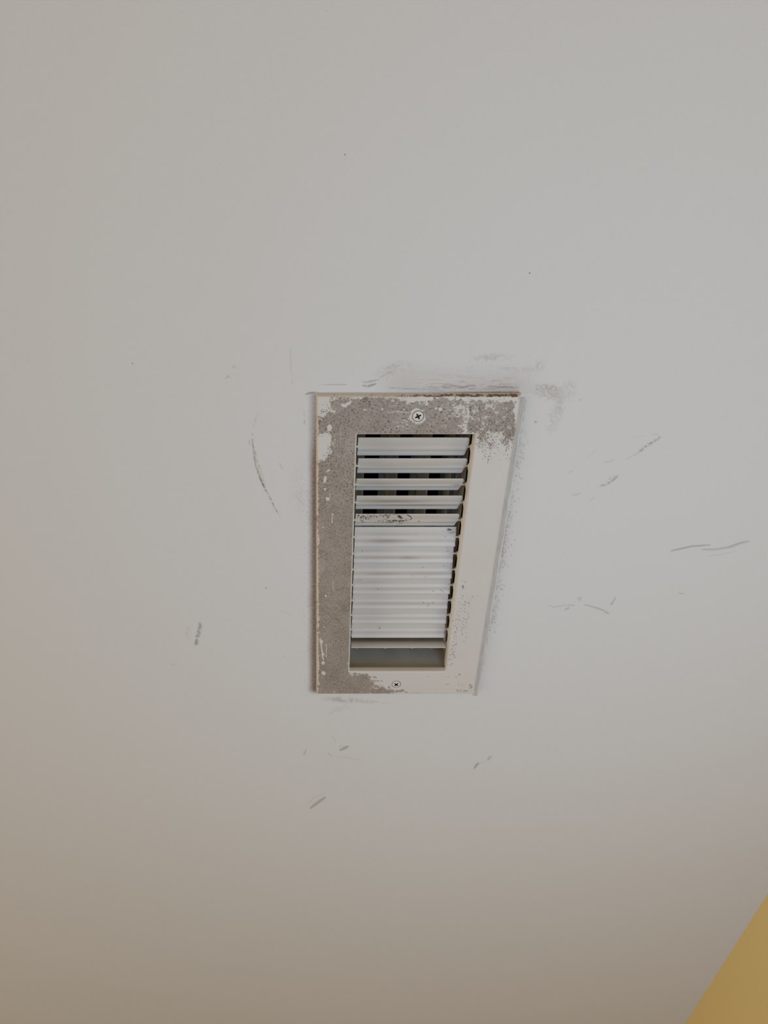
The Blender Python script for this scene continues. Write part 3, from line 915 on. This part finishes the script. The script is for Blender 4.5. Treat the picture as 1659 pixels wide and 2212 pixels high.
    if i == 11:
        blob(R, px, py, 820, 1357, 3, 3, .9, -40)
    # end caps and the two pins
    V = list(map(tuple, V)); F = [tuple(f) for f in F]; A = list(zip(R, G, B))
    caps = []
    bmb = None
    me_ends = (list(I[0]), list(I[-1]))
    V2 = np.array(V)
    for ends in me_ends:
        c0 = V2[ends].mean(0)
        ci = len(V); V.append(tuple(c0)); A.append((0, 0, 0))
        for k in range(n2):
            caps.append((ends[k], ends[(k + 1) % n2], ci))
    for (xa, xb) in ((BX0 - .0028, X[0] + .002), (X[-1] - .002, OX1 + .0006)):
        base = len(V)
        for xq in (xa, xb):
            for k in range(8):
                t = 2 * math.pi * k / 8
                V.append((xq, yc + .0011 * math.cos(t), CEIL + PZ + .0011 * math.sin(t))); A.append((0, 0, 0))
        for k in range(8):
            F.append((base + k, base + (k + 1) % 8, base + 8 + (k + 1) % 8, base + 8 + k))
    me = bpy.data.meshes.new('louver_blade')
    V = [(a_ - VX0, b_ - VY0, c_ - CEIL) for a_, b_, c_ in V]
    me.from_pydata(V, [], [tuple(int(q) for q in f) for f in F] + [tuple(int(q) for q in f) for f in caps])
    at = me.color_attributes.new('marks', 'FLOAT_COLOR', 'POINT')
    at.data.foreach_set('color', np.array([(a_[0], a_[1], a_[2], 1) for a_ in A], dtype=np.float32).ravel())
    bmx = bmesh.new(); bmx.from_mesh(me); bmesh.ops.recalc_face_normals(bmx, faces=bmx.faces)
    for f in bmx.faces:
        f.smooth = len(f.verts) == 4
    bmx.to_mesh(me); bmx.free()
    me.materials.append(m_blade)
    o = bpy.data.objects.new('louver_blade', me); sc.collection.objects.link(o); o.parent = vent
    if i == 4:
        o['label'] = 'blade with black mould spots'
    elif i == 12:
        o['label'] = 'blade turned nearly edge-on'
    elif i == 3:
        o['label'] = 'blade with a brown smear along it'

# --- rear vanes running the other way
def vane(pts, y0, y1):
    bm = bmesh.new()
    th = 0.0007
    rows = []
    for y in (y0, y1):
        a_ = [bm.verts.new(L(x, y, z)) for x, z in pts]
        b_ = [bm.verts.new(L(x + th * .6, y, z + th * .8)) for x, z in pts]
        rows.append((a_, b_))
    (a0, b0), (a1, b1) = rows
    n = len(pts)
    for k in range(n - 1):
        bm.faces.new((a0[k], a0[k + 1], a1[k + 1], a1[k])); bm.faces.new((b0[k], b1[k], b1[k + 1], b0[k + 1]))
        bm.faces.new((a0[k], b0[k], b0[k + 1], a0[k + 1])); bm.faces.new((a1[k], a1[k + 1], b1[k + 1], b1[k]))
    bm.faces.new((a0[0], a1[0], b1[0], b0[0])); bm.faces.new((a0[-1], b0[-1], b1[-1], a1[-1]))
    return vent_bm('rear_vane', bm, m_vane)


for (xr, xl) in ((.0428, .0305), (.0738, .0590), (.1029, .0890), (.1232, .1180), (.1370, .1262)):
    wv = xr - xl
    zf, zk = 0.0285, 0.0520
    pts = [(xr, zf), (xr - wv * .10, zf + .0012), (xr - wv * .16, zf + .0045), (xr - wv * .35, zf + .009), (xr - wv * .52, zf + .0125),
           (xr - wv * .60, zf + .0115), (xr - wv * .68, zf + .0160), (xl, zk)]
    vane(pts, OY0 + .0005, OY1 - .0010)

# --- two countersunk cross-head screws
def screw(x, y, rot, r=0.0046):
    root_z = -FT
    bm = bmesh.new()                                     # head: a low dome with the cross sunk into it
    arm, half, deep = 0.0027, 0.00080, 0.0018
    cross = []
    for q in range(4):
        t = math.radians(rot + 90 * q)
        c_, s_ = math.cos(t), math.sin(t)
        for (u, v_) in ((half, -half), (arm, -half * .75), (arm, half * .75)):
            cross.append((u * c_ - v_ * s_, u * s_ + v_ * c_))
    nseg = 48
    ringv = []
    for (rr, zz) in ((r * .80, -.00055), (r * .94, -.00035), (r, .0001)):
        ringv.append([bm.verts.new(L(x + rr * math.cos(2 * math.pi * k / nseg), y + rr * math.sin(2 * math.pi * k / nseg), root_z + zz)) for k in range(nseg)])
    for a_, b_ in zip(ringv[:-1], ringv[1:]):
        for k in range(nseg):
            bm.faces.new((a_[k], a_[(k + 1) % nseg], b_[(k + 1) % nseg], b_[k]))
    cv = [bm.verts.new(L(x + u, y + v_, root_z - .00065)) for u, v_ in cross]
    eds = []
    for k in range(len(cv)):
        eds.append(bm.edges.new((cv[k], cv[(k + 1) % len(cv)])))
    for k in range(nseg):
        eds.append(bm.edges.get((ringv[0][k], ringv[0][(k + 1) % nseg])))
    bmesh.ops.triangle_fill(bm, use_beauty=True, use_dissolve=False, edges=eds)
    # drop faces that closed the cross itself
    import_rm = []
    for f in bm.faces:
        c0 = f.calc_center_median()
        if all(v_ in cv for v_ in f.verts):
            cx, cy = c0.x - (x - VX0), c0.y - (y - VY0)
            t = math.radians(-rot)
            u, w_ = cx * math.cos(t) - cy * math.sin(t), cx * math.sin(t) + cy * math.cos(t)
            if (abs(u) < half * 1.02) or (abs(w_) < half * 1.02):
                import_rm.append(f)
    bmesh.ops.delete(bm, geom=import_rm, context='FACES_ONLY')
    s = vent_bm('screw', bm, m_screw)
    bm = bmesh.new()                                     # the recess walls and floor
    top = [bm.verts.new(L(x + u, y + v_, root_z - .00063)) for u, v_ in cross]
    bot = [bm.verts.new(L(x + u * .55, y + v_ * .55, root_z - .00063 + deep)) for u, v_ in cross]
    for k in range(len(top)):
        j = (k + 1) % len(top)
        bm.faces.new((top[k], top[j], bot[j], bot[k]))
    bm.faces.new(bot)
    o = vent_bm('cross_recess', bm, m_slot, parent=s); o['label'] = 'dark cross-shaped screw recess'
    bm = bmesh.new()                                     # dark gap round the head
    rows = []
    for (rr, zz) in ((r * .97, -.00008), (r * 1.09, -.00008), (r * 1.09, .0003), (r * .97, .0003)):
        rows.append([bm.verts.new(L(x + rr * math.cos(2 * math.pi * k / nseg), y + rr * math.sin(2 * math.pi * k / nseg), root_z + zz)) for k in range(nseg)])
    for q in range(4):
        a_, b_ = rows[q], rows[(q + 1) % 4]
        for k in range(nseg):
            bm.faces.new((a_[k], a_[(k + 1) % nseg], b_[(k + 1) % nseg], b_[k]))
    o = vent_bm('countersink_rim', bm, m_rim, parent=s)
    return s


p = spot(903, 899, -FT); screw(p[0], p[1], -28)
p = spot(856, 1478, -FT); screw(p[0], p[1], 40, 0.0044)

# --- thin raised grey strip on the ceiling along the right side of the plate
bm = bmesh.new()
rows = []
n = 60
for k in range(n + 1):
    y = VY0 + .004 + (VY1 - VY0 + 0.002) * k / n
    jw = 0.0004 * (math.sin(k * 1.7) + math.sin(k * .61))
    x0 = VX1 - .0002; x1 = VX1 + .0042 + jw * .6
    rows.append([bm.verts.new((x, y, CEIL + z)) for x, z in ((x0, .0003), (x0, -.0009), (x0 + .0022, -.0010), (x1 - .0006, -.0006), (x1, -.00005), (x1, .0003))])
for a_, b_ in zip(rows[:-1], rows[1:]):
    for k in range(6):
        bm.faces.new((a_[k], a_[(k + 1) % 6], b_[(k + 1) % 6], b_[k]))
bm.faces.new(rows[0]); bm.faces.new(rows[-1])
ck = bm_obj('edge_strip', bm, m_strip, smooth=False)
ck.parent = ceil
